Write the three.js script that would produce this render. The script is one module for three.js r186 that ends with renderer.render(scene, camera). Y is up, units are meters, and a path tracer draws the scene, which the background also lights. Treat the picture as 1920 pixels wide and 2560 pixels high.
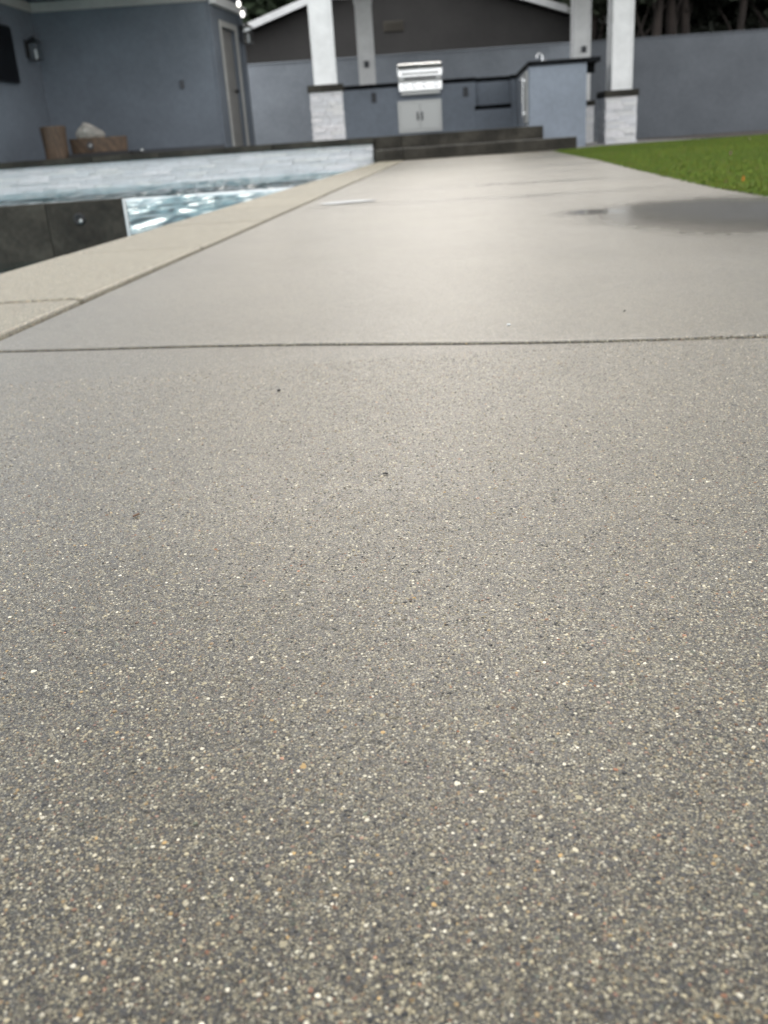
import * as THREE from 'three';
import { mergeGeometries } from 'three/addons/utils/BufferGeometryUtils.js';
import { RoundedBoxGeometry } from 'three/addons/geometries/RoundedBoxGeometry.js';

// ---------------------------------------------------------------- camera, sky, sun, exposure
const scene = new THREE.Scene();
const renderer = new THREE.WebGLRenderer({ antialias: true });
renderer.toneMapping = THREE.LinearToneMapping;
renderer.toneMappingExposure = 1.7;
renderer.shadowMap.enabled = true;

const EYE = 0.22, PITCH = Math.atan(0.3969), ROLL = Math.atan(0.069);
const camera = new THREE.PerspectiveCamera(58.194, 0.75, 0.02, 400);
camera.position.set(0, EYE, 0);
camera.rotation.order = 'YXZ';
camera.rotation.set(-PITCH, 0, -ROLL);
camera.focus = 0.5;
camera.userData.fStop = 14.5;
scene.add(camera);

function hash(n) { let x = Math.imul(n ^ 0x9e3779b9, 0x85ebca6b); x ^= x >>> 13; x = Math.imul(x, 0xc2b2ae35); x ^= x >>> 16; return (x >>> 0) / 4294967296; }
function rng(seed) { let a = seed >>> 0; return () => { a = (a + 0x6D2B79F5) >>> 0; let t = a; t = Math.imul(t ^ (t >>> 15), t | 1); t ^= t + Math.imul(t ^ (t >>> 7), t | 61); return ((t ^ (t >>> 14)) >>> 0) / 4294967296; }; }
function vnoise(x, y, seed = 1) {
  const xi = Math.floor(x), yi = Math.floor(y), fx = x - xi, fy = y - yi;
  const h = (a, b) => hash(a * 374761 + b * 668265 + seed * 9176);
  const u = fx * fx * (3 - 2 * fx), v = fy * fy * (3 - 2 * fy);
  return (h(xi, yi) * (1 - u) + h(xi + 1, yi) * u) * (1 - v) + (h(xi, yi + 1) * (1 - u) + h(xi + 1, yi + 1) * u) * v;
}
const fbm = (x, y, seed = 1, oct = 4) => { let s = 0, a = 0.5, t = 0; for (let i = 0; i < oct; i++) { s += a * vnoise(x, y, seed + i * 13); t += a; a *= 0.5; x *= 2.03; y *= 2.03; } return s / t; };

{ // overcast sky: even cloud cover, a little brighter overhead
  const W = 256, Hh = 128, d = new Float32Array(W * Hh * 4);
  for (let j = 0; j < Hh; j++) for (let i = 0; i < W; i++) {
    const el = ((j + 0.5) / Hh - 0.5) * Math.PI, s = Math.max(0, Math.sin(el));
    const a = (i / W) * Math.PI * 2;
    const n = fbm(3 + Math.cos(a) * 2.2 * Math.cos(el), 5 + Math.sin(a) * 2.2 * Math.cos(el) + s * 2, 71, 4) - 0.5;
    const L = el < 0 ? 0.25 : (0.80 + 0.24 * s) * (1 + 0.22 * n);
    const k = (j * W + i) * 4;
    d[k] = L * 0.988; d[k + 1] = L * 1.0; d[k + 2] = L * 1.010; d[k + 3] = 1;
  }
  const t = new THREE.DataTexture(d, W, Hh, THREE.RGBAFormat, THREE.FloatType);
  t.mapping = THREE.EquirectangularReflectionMapping; t.magFilter = THREE.LinearFilter; t.minFilter = THREE.LinearFilter; t.needsUpdate = true;
  scene.background = t; scene.environment = t;
  scene.backgroundIntensity = 1.55; scene.environmentIntensity = 1.55;
}
const sun = new THREE.DirectionalLight(0xfff4e6, 0.75);
sun.position.set(5.0, 23, -60); sun.target.position.set(1, 0, -12);
sun.castShadow = true; sun.shadow.radius = 60; sun.shadow.mapSize.set(2048, 2048);
Object.assign(sun.shadow.camera, { left: -26, right: 26, top: 30, bottom: -30, near: 1, far: 120 });
scene.add(sun, sun.target);

// ---------------------------------------------------------------- helpers
const taken = {};
function numbered(name) { const k = taken[name] = (taken[name] ?? -1) + 1; return k ? `${name}_${String(k).padStart(3, '0')}` : name; }
function tag(o, label, category, group, kind) {
  if (label) o.userData.label = label; if (category) o.userData.category = category;
  if (group) o.userData.group = group; if (kind) o.userData.kind = kind; return o;
}
function thing(name, label, category, group) { const g = new THREE.Group(); g.name = numbered(name); scene.add(g); return tag(g, label, category, group); }
function part(name, geo, mat, parent) {
  const m = new THREE.Mesh(geo, mat); m.name = name; m.castShadow = m.receiveShadow = true; parent.add(m); return m;
}
function solo(name, geo, mat, label, category, group, kind) {
  const m = new THREE.Mesh(geo, mat); m.name = numbered(name); m.castShadow = m.receiveShadow = true; scene.add(m); return tag(m, label, category, group, kind);
}
const M4 = () => new THREE.Matrix4();
function moved(g, x, y, z, ry = 0, rx = 0, rz = 0) { g.applyMatrix4(M4().compose(new THREE.Vector3(x, y, z), new THREE.Quaternion().setFromEuler(new THREE.Euler(rx, ry, rz, 'YXZ')), new THREE.Vector3(1, 1, 1))); return g; }
// chamfered box in metres with uv in metres
function chamferBox(w, h, d, c = 0.004) {
  c = Math.min(c, w * 0.3, h * 0.3, d * 0.3);
  const X = w / 2, Y = h / 2, Z = d / 2, P = [], N = [], T = [];
  const face = (pts) => {
    const a = new THREE.Vector3(...pts[0]), b = new THREE.Vector3(...pts[1]), e = new THREE.Vector3(...pts[2]);
    const n = b.clone().sub(a).cross(e.clone().sub(a)).normalize();
    const mid = pts.reduce((s, p) => s.add(new THREE.Vector3(...p)), new THREE.Vector3());
    if (n.dot(mid) < 0) { pts = pts.slice().reverse(); n.negate(); }
    for (let i = 1; i + 1 < pts.length; i++) for (const p of [pts[0], pts[i], pts[i + 1]]) {
      P.push(...p); N.push(n.x, n.y, n.z);
      const ax = Math.abs(n.x), ay = Math.abs(n.y), az = Math.abs(n.z);
      if (ay >= ax && ay >= az) T.push(p[0], p[2]); else if (ax >= az) T.push(p[2], p[1]); else T.push(p[0], p[1]);
    }
  };
  for (const s of [-1, 1]) {
    face([[s * X, -Y + c, -Z + c], [s * X, Y - c, -Z + c], [s * X, Y - c, Z - c], [s * X, -Y + c, Z - c]]);
    face([[-X + c, s * Y, -Z + c], [X - c, s * Y, -Z + c], [X - c, s * Y, Z - c], [-X + c, s * Y, Z - c]]);
    face([[-X + c, -Y + c, s * Z], [X - c, -Y + c, s * Z], [X - c, Y - c, s * Z], [-X + c, Y - c, s * Z]]);
    for (const t of [-1, 1]) {
      face([[s * X, t * (Y - c), -Z + c], [s * X, t * (Y - c), Z - c], [s * (X - c), t * Y, Z - c], [s * (X - c), t * Y, -Z + c]]);
      face([[s * X, -Y + c, t * (Z - c)], [s * X, Y - c, t * (Z - c)], [s * (X - c), Y - c, t * Z], [s * (X - c), -Y + c, t * Z]]);
      face([[-X + c, s * Y, t * (Z - c)], [X - c, s * Y, t * (Z - c)], [X - c, s * (Y - c), t * Z], [-X + c, s * (Y - c), t * Z]]);
      for (const q of [-1, 1]) face([[s * X, t * (Y - c), q * (Z - c)], [s * (X - c), t * Y, q * (Z - c)], [s * (X - c), t * (Y - c), q * Z]]);
    }
  }
  const g = new THREE.BufferGeometry();
  g.setAttribute('position', new THREE.Float32BufferAttribute(P, 3)); g.setAttribute('normal', new THREE.Float32BufferAttribute(N, 3)); g.setAttribute('uv', new THREE.Float32BufferAttribute(T, 2));
  return g;
}
// axis-aligned block from its limits
const blk = (x0, x1, y0, y1, z0, z1, c = 0.006) => { const a = Math.min(z0, z1), b = Math.max(z0, z1); return moved(chamferBox(x1 - x0, y1 - y0, b - a, c), (x0 + x1) / 2, (y0 + y1) / 2, (a + b) / 2); };
// a frame on the ground: origin, run direction (x per unit of -z), local t (away), y, n (to the right)
function frame(ox, oz, kx) {
  const l = Math.hypot(kx, 1), e = new THREE.Vector3(kx / l, 0, -1 / l), n = new THREE.Vector3(1 / l, 0, kx / l);
  const m = M4().makeBasis(e, new THREE.Vector3(0, 1, 0), n).setPosition(ox, 0, oz);
  const f = (t0, t1, y0, y1, n0, n1, c = 0.006) => { const g = blk(t0, t1, y0, y1, n0, n1, c); g.applyMatrix4(m); return g; };
  f.m = m; f.at = (t, y, nn) => new THREE.Vector3(t, y, nn).applyMatrix4(m); f.angle = Math.atan2(-kx, 1);
  return f;
}
function prism(pts, y0, y1, bevel = 0.004) { // pts [x, z] round the footprint
  const s = new THREE.Shape(pts.map(([x, z]) => new THREE.Vector2(x, -z)));
  const g = new THREE.ExtrudeGeometry(s, { depth: y1 - y0 - 2 * bevel, bevelEnabled: bevel > 0, bevelSize: bevel, bevelThickness: bevel, bevelSegments: 1, bevelOffset: -bevel });
  g.rotateX(-Math.PI / 2); g.translate(0, y0 + bevel, 0);
  const p = g.attributes.position, n = g.attributes.normal, uv = g.attributes.uv;
  for (let i = 0; i < p.count; i++) {
    const ax = Math.abs(n.getX(i)), ay = Math.abs(n.getY(i)), az = Math.abs(n.getZ(i));
    if (ay >= ax && ay >= az) uv.setXY(i, p.getX(i), p.getZ(i)); else if (ax >= az) uv.setXY(i, p.getZ(i), p.getY(i)); else uv.setXY(i, p.getX(i), p.getY(i));
  }
  return g;
}
function tube(pts, r, seg = 12, rad = 8, closed = false) { return new THREE.TubeGeometry(new THREE.CatmullRomCurve3(pts.map(p => new THREE.Vector3(...p)), closed), seg, r, rad, closed); }
function cyl(r0, r1, h, n = 20) { return new THREE.CylinderGeometry(r0, r1, h, n); }
const lin = (r, g, b) => new THREE.Color().setRGB(r, g, b);

// ---------------------------------------------------------------- textures
function tileFbm(S, cells, seed, oct = 4) { // tileable noise 0..1
  const out = new Float32Array(S * S); let amp = 0.5, tot = 0;
  for (let o = 0; o < oct; o++) {
    const n = cells << o; if (n > S) break;
    const g = new Float32Array(n * n); for (let i = 0; i < n * n; i++) g[i] = hash(i * 7919 + seed * 131 + o * 977);
    for (let j = 0; j < S; j++) {
      const y = j / S * n, yi = Math.floor(y), fy = y - yi, v = fy * fy * (3 - 2 * fy), r0 = (yi % n) * n, r1 = ((yi + 1) % n) * n;
      for (let i = 0; i < S; i++) {
        const x = i / S * n, xi = Math.floor(x), fx = x - xi, u = fx * fx * (3 - 2 * fx), x1 = (xi + 1) % n;
        out[j * S + i] += amp * ((g[r0 + xi] * (1 - u) + g[r0 + x1] * u) * (1 - v) + (g[r1 + xi] * (1 - u) + g[r1 + x1] * u) * v);
      }
    }
    tot += amp; amp *= 0.55;
  }
  for (let i = 0; i < S * S; i++) out[i] /= tot;
  return out;
}
function tex(S, fn, srgb, metres = 1, T = S) { // fn(i, j, k) -> [r, g, b] 0..255
  const d = new Uint8Array(S * T * 4);
  for (let j = 0; j < T; j++) for (let i = 0; i < S; i++) { const k = j * S + i, c = fn(i, j, k); d[k * 4] = c[0]; d[k * 4 + 1] = c[1]; d[k * 4 + 2] = c[2]; d[k * 4 + 3] = 255; }
  const t = new THREE.DataTexture(d, S, T, THREE.RGBAFormat);
  t.wrapS = t.wrapT = THREE.RepeatWrapping; t.magFilter = THREE.LinearFilter; t.minFilter = THREE.LinearMipmapLinearFilter; t.generateMipmaps = true;
  if (srgb) t.colorSpace = THREE.SRGBColorSpace;
  t.repeat.set(1 / metres, 1 / metres); t.needsUpdate = true; return t;
}
const clamp = (v, a = 0, b = 255) => v < a ? a : v > b ? b : v;
// stone colours of the sand in the concrete, sRGB
const GRAINS = [[[208, 204, 186], 12], [[242, 240, 228], 8], [[184, 177, 152], 14], [[160, 154, 134], 18], [[132, 127, 110], 16], [[98, 95, 83], 13], [[60, 59, 55], 15], [[28, 29, 33], 14], [[186, 158, 108], 2.2], [[156, 106, 76], 1.0], [[188, 142, 116], 0.8], [[98, 106, 92], 3], [[112, 84, 62], 3], [[142, 120, 90], 5]];
const GSUM = GRAINS.reduce((s, g) => s + g[1], 0);
function grainColour(r) { let k = r() * GSUM; for (const [c, w] of GRAINS) { k -= w; if (k <= 0) return c; } return GRAINS[3][0]; }
const SAND = 0.42; // metres a tile
let sandMap, sandBump, sandFilm;
{
  const S = 2048, col = new Float32Array(S * S * 3), hgt = new Float32Array(S * S), r = rng(91);
  const n1 = tileFbm(S, 8, 3, 5), n2 = tileFbm(S, 256, 9, 3);
  for (let k = 0; k < S * S; k++) { const v = 0.86 + 0.16 * n1[k] + 0.34 * (n2[k] - 0.5); col[k * 3] = 76 * v; col[k * 3 + 1] = 71 * v; col[k * 3 + 2] = 62 * v; hgt[k] = 0.28 * n2[k]; }
  const px = S / SAND;
  for (const [count, r0, r1] of [[430000, 0.00028, 0.00062], [120000, 0.0004, 0.0008], [26000, 0.0006, 0.0011]]) for (let g = 0; g < count; g++) {
    const cx = r() * S, cy = r() * S, rad = (r0 + (r1 - r0) * r()) * px, asp = 0.6 + 0.4 * r(), an = r() * 6.283, ca = Math.cos(an), sa = Math.sin(an), c = grainColour(r), br = 0.86 + 0.26 * r(), hh = 0.45 + 0.55 * r();
    const R = Math.ceil(rad);
    for (let dy = -R; dy <= R; dy++) for (let dx = -R; dx <= R; dx++) {
      const u = (dx * ca + dy * sa) / rad, v = (-dx * sa + dy * ca) / (rad * asp), q = u * u + v * v; if (q > 1) continue;
      const k = ((Math.floor(cy + dy) + S) % S) * S + ((Math.floor(cx + dx) + S) % S);
      const rim = q > 0.64 ? 0.45 : 1, m = 1;
      for (let e = 0; e < 3; e++) col[k * 3 + e] = c[e] * br * rim;
      hgt[k] = 0.12 + hh * Math.sqrt(1 - q) * 0.9;
    }
  }
  sandMap = tex(S, (i, j, k) => [clamp(col[k * 3]), clamp(col[k * 3 + 1]), clamp(col[k * 3 + 2])], true, SAND);
  // the film of water clings to the grain tops and leaves the pits between them dull
  sandFilm = tex(S, (i, j, k) => { const v = clamp(255 * Math.min(1, Math.max(0.22, 0.10 + hgt[k] * 1.05))); return [v, v, v]; }, false, SAND);
  sandBump = tex(S, (i, j, k) => { const v = clamp(hgt[k] * 190); return [v, v, v]; }, false, SAND);
}
const noiseA = tileFbm(512, 6, 21, 6), noiseB = tileFbm(512, 64, 33, 4);
const cl = (rgb, v) => [clamp(rgb[0] * v), clamp(rgb[1] * v), clamp(rgb[2] * v)];
const mottle = (amp, fine, metres) => tex(512, (i, j, k) => cl([235, 235, 235], 1 - amp * 0.5 + amp * (noiseA[k] - 0.5) * 2 + fine * (noiseB[k] - 0.5)), true, metres);
const stuccoMap = mottle(0.08, 0.10, 3.1), smoothMap = mottle(0.08, 0.05, 1.1), darkMap = mottle(0.35, 0.3, 0.9);
const stuccoBump = tex(512, (i, j, k) => { const v = clamp(255 * (0.35 * noiseA[k] + 0.65 * noiseB[k])); return [v, v, v]; }, false, 0.45);
const woodMap = tex(512, (i, j, k) => { const x = i / 512, y = j / 512, w = noiseA[((j >> 3) % 512) * 512 + i] + 0.25 * noiseB[k]; const s = 0.5 + 0.5 * Math.sin(x * 110 + w * 26); return cl([196, 160, 128], 0.62 + 0.42 * s * (0.5 + 0.5 * noiseA[k]) + 0.1 * (y - y)); }, true, 0.8);
const stoneMap = tex(512, (i, j, k) => { const s = noiseA[((j * 4) % 512) * 512 + ((i >> 1) % 512)]; return cl([240, 241, 243], 0.76 + 0.34 * s + 0.12 * (noiseB[k] - 0.5)); }, true, 0.5);
const brushed = tex(256, (i, j, k) => { const v = 120 + 60 * hash(j * 31) + 20 * hash(k); return [v, v, v]; }, false, 0.25);

// ---------------------------------------------------------------- materials (base colours linear)
const mat = (o) => new THREE.MeshStandardMaterial(o), phys = (o) => new THREE.MeshPhysicalMaterial(o);
const M = {
  deckNear: phys({ color: lin(0.43, 0.402, 0.325), map: sandMap, bumpMap: sandBump, bumpScale: 0.0026, roughness: 0.4, specularIntensity: 0.3, clearcoat: 1.0, clearcoatMap: sandFilm, clearcoatRoughness: 0.44, vertexColors: true }),
  coping: phys({ color: lin(0.97, 0.925, 0.815), map: sandMap, bumpMap: sandBump, bumpScale: 0.0024, roughness: 0.7, clearcoat: 0.28, clearcoatRoughness: 0.4 }),
  path: mat({ color: lin(0.26, 0.25, 0.23), map: darkMap, bumpMap: stuccoBump, bumpScale: 0.002, roughness: 0.6 }),
  grit: mat({ color: lin(0.035, 0.032, 0.027), map: darkMap, roughness: 0.95 }),
  darkConcrete: phys({ color: lin(0.050, 0.046, 0.037), map: darkMap, bumpMap: stuccoBump, bumpScale: 0.001, roughness: 0.8, specularIntensity: 0.4 }),
  slate: phys({ color: lin(0.010, 0.0115, 0.0135), map: darkMap, roughness: 0.9, specularIntensity: 0.25 }),
  paint: mat({ color: lin(0.222, 0.256, 0.304), map: stuccoMap, bumpMap: stuccoBump, bumpScale: 0.003, roughness: 0.85 }),
  shadedPaint: mat({ color: lin(0.138, 0.161, 0.193), map: stuccoMap, bumpMap: stuccoBump, bumpScale: 0.003, roughness: 0.85 }),  // the counter paint darkened: shade under the roof put into the colour
  kitchenWall: mat({ color: lin(0.32, 0.352, 0.395), map: stuccoMap, bumpMap: stuccoBump, bumpScale: 0.004, roughness: 0.85 }),
  yardWall: mat({ color: lin(0.118, 0.130, 0.148), map: stuccoMap, bumpMap: stuccoBump, bumpScale: 0.004, roughness: 0.85 }),
  white: mat({ color: lin(0.80, 0.81, 0.81), map: smoothMap, roughness: 0.45 }),
  trim: mat({ color: lin(0.44, 0.44, 0.42), map: smoothMap, roughness: 0.6 }),
  door: mat({ color: lin(0.23, 0.225, 0.215), map: smoothMap, roughness: 0.5 }),
  soffit: mat({ color: lin(0.20, 0.20, 0.19), map: smoothMap, roughness: 0.8 }),
  shingle: mat({ color: lin(0.05, 0.048, 0.045), map: darkMap, bumpMap: stuccoBump, bumpScale: 0.004, roughness: 0.95 }),
  gable: mat({ color: lin(0.050, 0.0475, 0.046), map: stuccoMap, bumpMap: stuccoBump, bumpScale: 0.004, roughness: 0.9 }),
  vent: mat({ color: lin(0.085, 0.076, 0.062), map: smoothMap, roughness: 0.8 }),
  grout: mat({ color: lin(0.22, 0.22, 0.22), map: darkMap, roughness: 0.95 }),
  steel: mat({ color: lin(0.78, 0.79, 0.79), metalness: 1, roughness: 0.27, roughnessMap: null }),
  steelDull: mat({ color: lin(0.38, 0.39, 0.385), metalness: 0.85, roughness: 0.45, bumpMap: brushed, bumpScale: 0.0002 }),
  chrome: mat({ color: lin(0.85, 0.86, 0.87), metalness: 1, roughness: 0.08 }),
  blackIron: mat({ color: lin(0.012, 0.012, 0.013), roughness: 0.45, metalness: 0.3 }),
  screen: phys({ color: lin(0.003, 0.003, 0.004), roughness: 0.3, specularIntensity: 0.25 }),
  plastic: mat({ color: lin(0.035, 0.038, 0.045), roughness: 0.6 }),
  wood: mat({ color: lin(0.185, 0.178, 0.168), map: woodMap, roughness: 0.75 }),
  bark: mat({ color: lin(0.050, 0.038, 0.032), map: darkMap, bumpMap: stuccoBump, bumpScale: 0.02, roughness: 0.95 }),
  boulder: mat({ color: lin(0.42, 0.40, 0.36), map: darkMap, bumpMap: stuccoBump, bumpScale: 0.01, roughness: 0.9 }),
  glass: phys({ color: lin(0.9, 0.92, 0.92), transmission: 1, thickness: 0, roughness: 0.12, ior: 1.45 }),
  water: phys({ color: lin(0.80, 0.93, 0.95), transmission: 1, thickness: 0, roughness: 0.07, ior: 1.33 }),
  plaster: mat({ color: lin(0.36, 0.62, 0.66), map: darkMap, roughness: 0.8 }),
  whitePatch: mat({ color: lin(0.50, 0.51, 0.52), map: darkMap, roughness: 0.6 }),
  tile: mat({ color: lin(0.72, 0.76, 0.78), map: smoothMap, roughness: 0.25 }),
  puddle: mat({ color: lin(0.075, 0.072, 0.064), map: darkMap, roughness: 0.03 }),
  earth: mat({ color: lin(0.065, 0.052, 0.042), map: darkMap, bumpMap: stuccoBump, bumpScale: 0.02, roughness: 1 }),
  turf: mat({ color: lin(0.070, 0.098, 0.026), map: darkMap, roughness: 1 }),
  grass: phys({ color: lin(1, 1, 1), roughness: 0.85, specularIntensity: 0.25 }),
  leafDark: mat({ color: lin(1, 1, 1), roughness: 0.8, vertexColors: true, side: THREE.DoubleSide }),
  leafOrange: mat({ color: lin(0.52, 0.21, 0.03), roughness: 0.7, side: THREE.DoubleSide }),
  leafBrown: mat({ color: lin(0.10, 0.055, 0.03), roughness: 0.8, side: THREE.DoubleSide }),
  bulb: mat({ color: lin(0.9, 0.9, 0.88), emissive: lin(1, 0.97, 0.92), emissiveIntensity: 1.3, roughness: 0.3 }),
  pebble: phys({ color: lin(0.9, 0.84, 0.74), roughness: 0.5, specularIntensity: 0.3, clearcoat: 0.6, clearcoatRoughness: 0.4 }),
};
const STONES = [[0.80, 0.80, 0.81], [0.88, 0.86, 0.86], [0.76, 0.76, 0.77], [0.83, 0.82, 0.80], [0.71, 0.71, 0.71]].map(c => mat({ color: lin(...c), map: stoneMap, bumpMap: stuccoBump, bumpScale: 0.006, roughness: 0.8 }));

// ---------------------------------------------------------------- ground, deck and pool
const xJoint = (z) => -0.650 - 0.0895 * z, xPool = (z) => -1.042 - 0.0900 * z, zCut = (x) => -1.1035 + 0.258 * x + 0.006 * Math.sin(x * 9);
const LAWN = [[1.10, 4], [1.16, 1], [1.20, -1], [1.235, -2.3], [1.262, -3.0], [1.30, -3.51], [1.406, -4.29], [1.586, -5.54], [1.963, -8.02], [2.379, -11.22], [2.714, -13.73]];
function xLawn(z) {
  for (let i = 0; i + 1 < LAWN.length; i++) { const [x0, z0] = LAWN[i], [x1, z1] = LAWN[i + 1]; if (z <= z0 && z >= z1) { const t = (z - z0) / (z1 - z0); return x0 + (x1 - x0) * t; } }
  return z > 4 ? 1.1 : 2.714 + Math.min(0.9, (-13.73 - z) * 0.85);
}
{ // the earth under everything, out to the horizon, open where the pool is
  const s = new THREE.Shape([[-200, -200], [200, -200], [200, 200], [-200, 200]].map(p => new THREE.Vector2(...p)));
  s.holes.push(new THREE.Path([[-9.2, -2.9], [xPool(2.9) + 0.2, -2.9], [xPool(-15) + 0.2, 15.2], [-9.2, 15.2]].map(p => new THREE.Vector2(...p))));
  const g = new THREE.ShapeGeometry(s); g.rotateX(-Math.PI / 2); g.translate(0, -0.035, 0);
  const p = g.attributes.position, u = g.attributes.uv; for (let i = 0; i < p.count; i++) u.setXY(i, p.getX(i), p.getZ(i));
  solo('ground', g, M.grit, 'dark earth under the paving and out beyond the yard', 'ground', null, 'structure');
}
// where rain water has soaked the concrete (0 dry .. 1 soaked)
const PUDDLES = [ // outlines of standing water on the deck, in plan
  [[0.756, -2.799], [0.857, -2.981], [0.993, -3.015], [1.095, -2.953], [1.2, -2.757], [1.21, -2.3], [0.94, -2.16], [0.86, -2.183], [0.774, -2.284], [0.735, -2.41], [0.725, -2.611]],
  [[0.62, -2.889], [0.671, -2.929], [0.74, -2.911], [0.778, -2.869], [0.736, -2.714], [0.678, -2.757], [0.635, -2.82]]];
function pool(x, z) { // 1 in standing water, soft over a few centimetres at its shore
  const wx = 0.16 * (fbm(x * 9, z * 6, 81, 3) - 0.5), wz = 0.42 * (fbm(x * 9, z * 6, 83, 3) - 0.5); let best = 0;
  PUDDLES.forEach((poly, n) => {
    if (Math.abs(x - poly[0][0]) > 0.9 || Math.abs(z - poly[0][1]) > 1.2) return;
    let inside = false, dist = 9; const k = n ? 0.12 : 1, px = x + wx * k, pz = z + wz * k;
    for (let i = 0, j = poly.length - 1; i < poly.length; j = i++) {
      const [x1, z1] = poly[i], [x0, z0] = poly[j];
      if ((z1 > pz) !== (z0 > pz) && px < (x0 - x1) * (pz - z1) / (z0 - z1) + x1) inside = !inside;
      const ex = x1 - x0, ez = z1 - z0, t = Math.max(0, Math.min(1, ((px - x0) * ex + (pz - z0) * ez) / (ex * ex + ez * ez))); dist = Math.min(dist, Math.hypot(px - x0 - ex * t, pz - z0 - ez * t));
    }
    const e = n ? 0.03 : 0.25, d = inside ? dist : -dist; best = Math.max(best, Math.max(0, Math.min(1, 0.5 + d / (2 * e))));
  });
  return best * best * (3 - 2 * best);
}
const bump2 = (x, z, cx, cz, rx, rz) => Math.exp(-(((x - cx) / rx) ** 2 + ((z - cz) / rz) ** 2));
function damp(x, z) {
  const wob = (fbm(x * 3.1, z * 1.7, 5, 3) - 0.5);
  let d = 0;
  d = Math.max(d, 1.0 * bump2(x + wob * 0.25, z + wob * 0.5, 1.03, -2.50, 0.36, 0.66));
  d = Math.max(d, 0.55 * bump2(x + wob * 0.3, z, 1.05, -1.75, 0.42, 0.55));
  d = Math.max(d, 0.8 * bump2(x, z, 0.66, -2.82, 0.10, 0.14));
  d = Math.max(d, 0.45 * bump2(x, z + wob * 0.4 - 0.12 * x, 0.55, -3.95, 0.75, 0.16));
  d = Math.max(d, 0.50 * bump2(x, z + wob * 0.5 - 0.15 * x, 0.7, -5.05, 0.8, 0.26));
  d = Math.max(d, 0.55 * bump2(x, z + wob, 1.36, -6.1, 0.20, 0.28));
  d = Math.max(d, 0.40 * bump2(x, z + wob, 1.5, -7.6, 0.5, 0.35));
  d = Math.max(d, 0.40 * bump2(x, z + wob, 1.5, -10.8, 1.6, 0.45));
  d = Math.max(d, 0.55 * bump2(x, z, 1.8, -14.2, 1.8, 0.6));
  d = Math.max(d, 0.14 * Math.max(0, (fbm(x * 1.5 + 31, z * 1.1 + 9, 53, 4) - 0.56) * 3.2));
  return Math.min(1, d);
}
function slab(us, vs, xl, xr, z0, z1, cut) { // a poured slab: top sheet with broken edges and sides; cut: 0 the far edge follows the saw cut, 1 the near edge does
  const P = [], U = [], C = [], I = [], nu = us.length, nv = vs.length;
  for (let j = 0; j < nv; j++) for (let i = 0; i < nu; i++) {
    const [u, du] = us[i], [v, dv] = vs[j]; let zb = z0 + (z1 - z0) * v;
    let x = xl(zb) + (xr(zb) - xl(zb)) * u;
    const w = cut ? 1 - v : v; let z = zb + w * w * (zCut(x) + (cut ? -0.0055 : 0.0055) - (cut ? z0 : z1));
    x = xl(z) + (xr(z) - xl(z)) * u;
    const y = Math.min(du, dv) + (du === 0 && dv === 0 ? 0.0012 * (fbm(x * 2.2, z * 2.2, 40, 3) - 0.5) : 0);
    P.push(x, y, z); U.push(x, z);
    const d = damp(x, z), k = (0.95 + 0.30 * (fbm(x * 1.7 + 7, z * 1.1, 11, 5) - 0.5) + 0.22 * (fbm(x * 11, z * 11, 17, 3) - 0.5)) * (1 - 0.65 * d);
    C.push(k, k * (1 - 0.006 * d), k * (1 - 0.02 * d));
  }
  for (let j = 0; j + 1 < nv; j++) for (let i = 0; i + 1 < nu; i++) { const a = j * nu + i, b = a + 1, c = a + nu, d = c + 1; I.push(a, b, c, b, d, c); }
  const g = new THREE.BufferGeometry();
  g.setAttribute('position', new THREE.Float32BufferAttribute(P, 3)); g.setAttribute('uv', new THREE.Float32BufferAttribute(U, 2)); g.setAttribute('uv1', new THREE.Float32BufferAttribute(U, 2)); g.setAttribute('color', new THREE.Float32BufferAttribute(C, 3));
  g.setIndex(I); g.computeVertexNormals();
  if (g.attributes.normal.getY(Math.floor(nv / 2) * nu + Math.floor(nu / 2)) < 0) { for (let i = 0; i < I.length; i += 3) { const t = I[i]; I[i] = I[i + 1]; I[i + 1] = t; } g.setIndex(I); g.computeVertexNormals(); }
  return g;
}
const edgeRun = (n, len, a, b) => { // parameters 0..1 with a rounded-over edge and a side at the ends asked for
  const r = []; if (a) r.push([0, -0.05], [0, -0.0035], [0.0016 / len, -0.0012], [0.005 / len, 0]); else r.push([0, 0]);
  for (let i = 1; i < n; i++) r.push([i / n, 0]);
  if (b) r.push([1 - 0.005 / len, 0], [1 - 0.0016 / len, -0.0012], [1, -0.0035], [1, -0.05]); else r.push([1, 0]);
  return r;
};
// wetness smooths the surface: how rough the water film is over both slabs, in plan (x -1..4, z 1..-16)
const wetMap = tex(1024, (i, j) => {
  const x = -1 + 5 * i / 1024, z = 1 - 17 * j / 2048, d = damp(x, z), p = pool(x, z);
  const n = noiseA[((j * 3) & 511) * 512 + ((i * 2) & 511)] - 0.5, f = noiseB[((j * 5) & 511) * 512 + ((i * 3) & 511)] - 0.5;
  const v = 255 * clamp(0.95 - 0.62 * d + 0.34 * n + 0.20 * f, 0.16, 1) * (1 - 0.8 * p); return [v, v, v];
}, false, 1, 2048);
wetMap.repeat.set(1 / 5, -1 / 17); wetMap.offset.set(0.2, 1 / 17); wetMap.channel = 1;
M.deckNear.clearcoatRoughnessMap = wetMap;
const nearDeck = solo('concrete_deck', slab(edgeRun(90, 1.8, 1, 1), edgeRun(110, 2.7, 0, 1), (z) => xJoint(z) + 0.006, (z) => xLawn(z), 1.6, -1.1, 0), M.deckNear,
  'wet sand-finish concrete deck slab on the camera side of the saw-cut joint', 'deck', null, 'structure');
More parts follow.
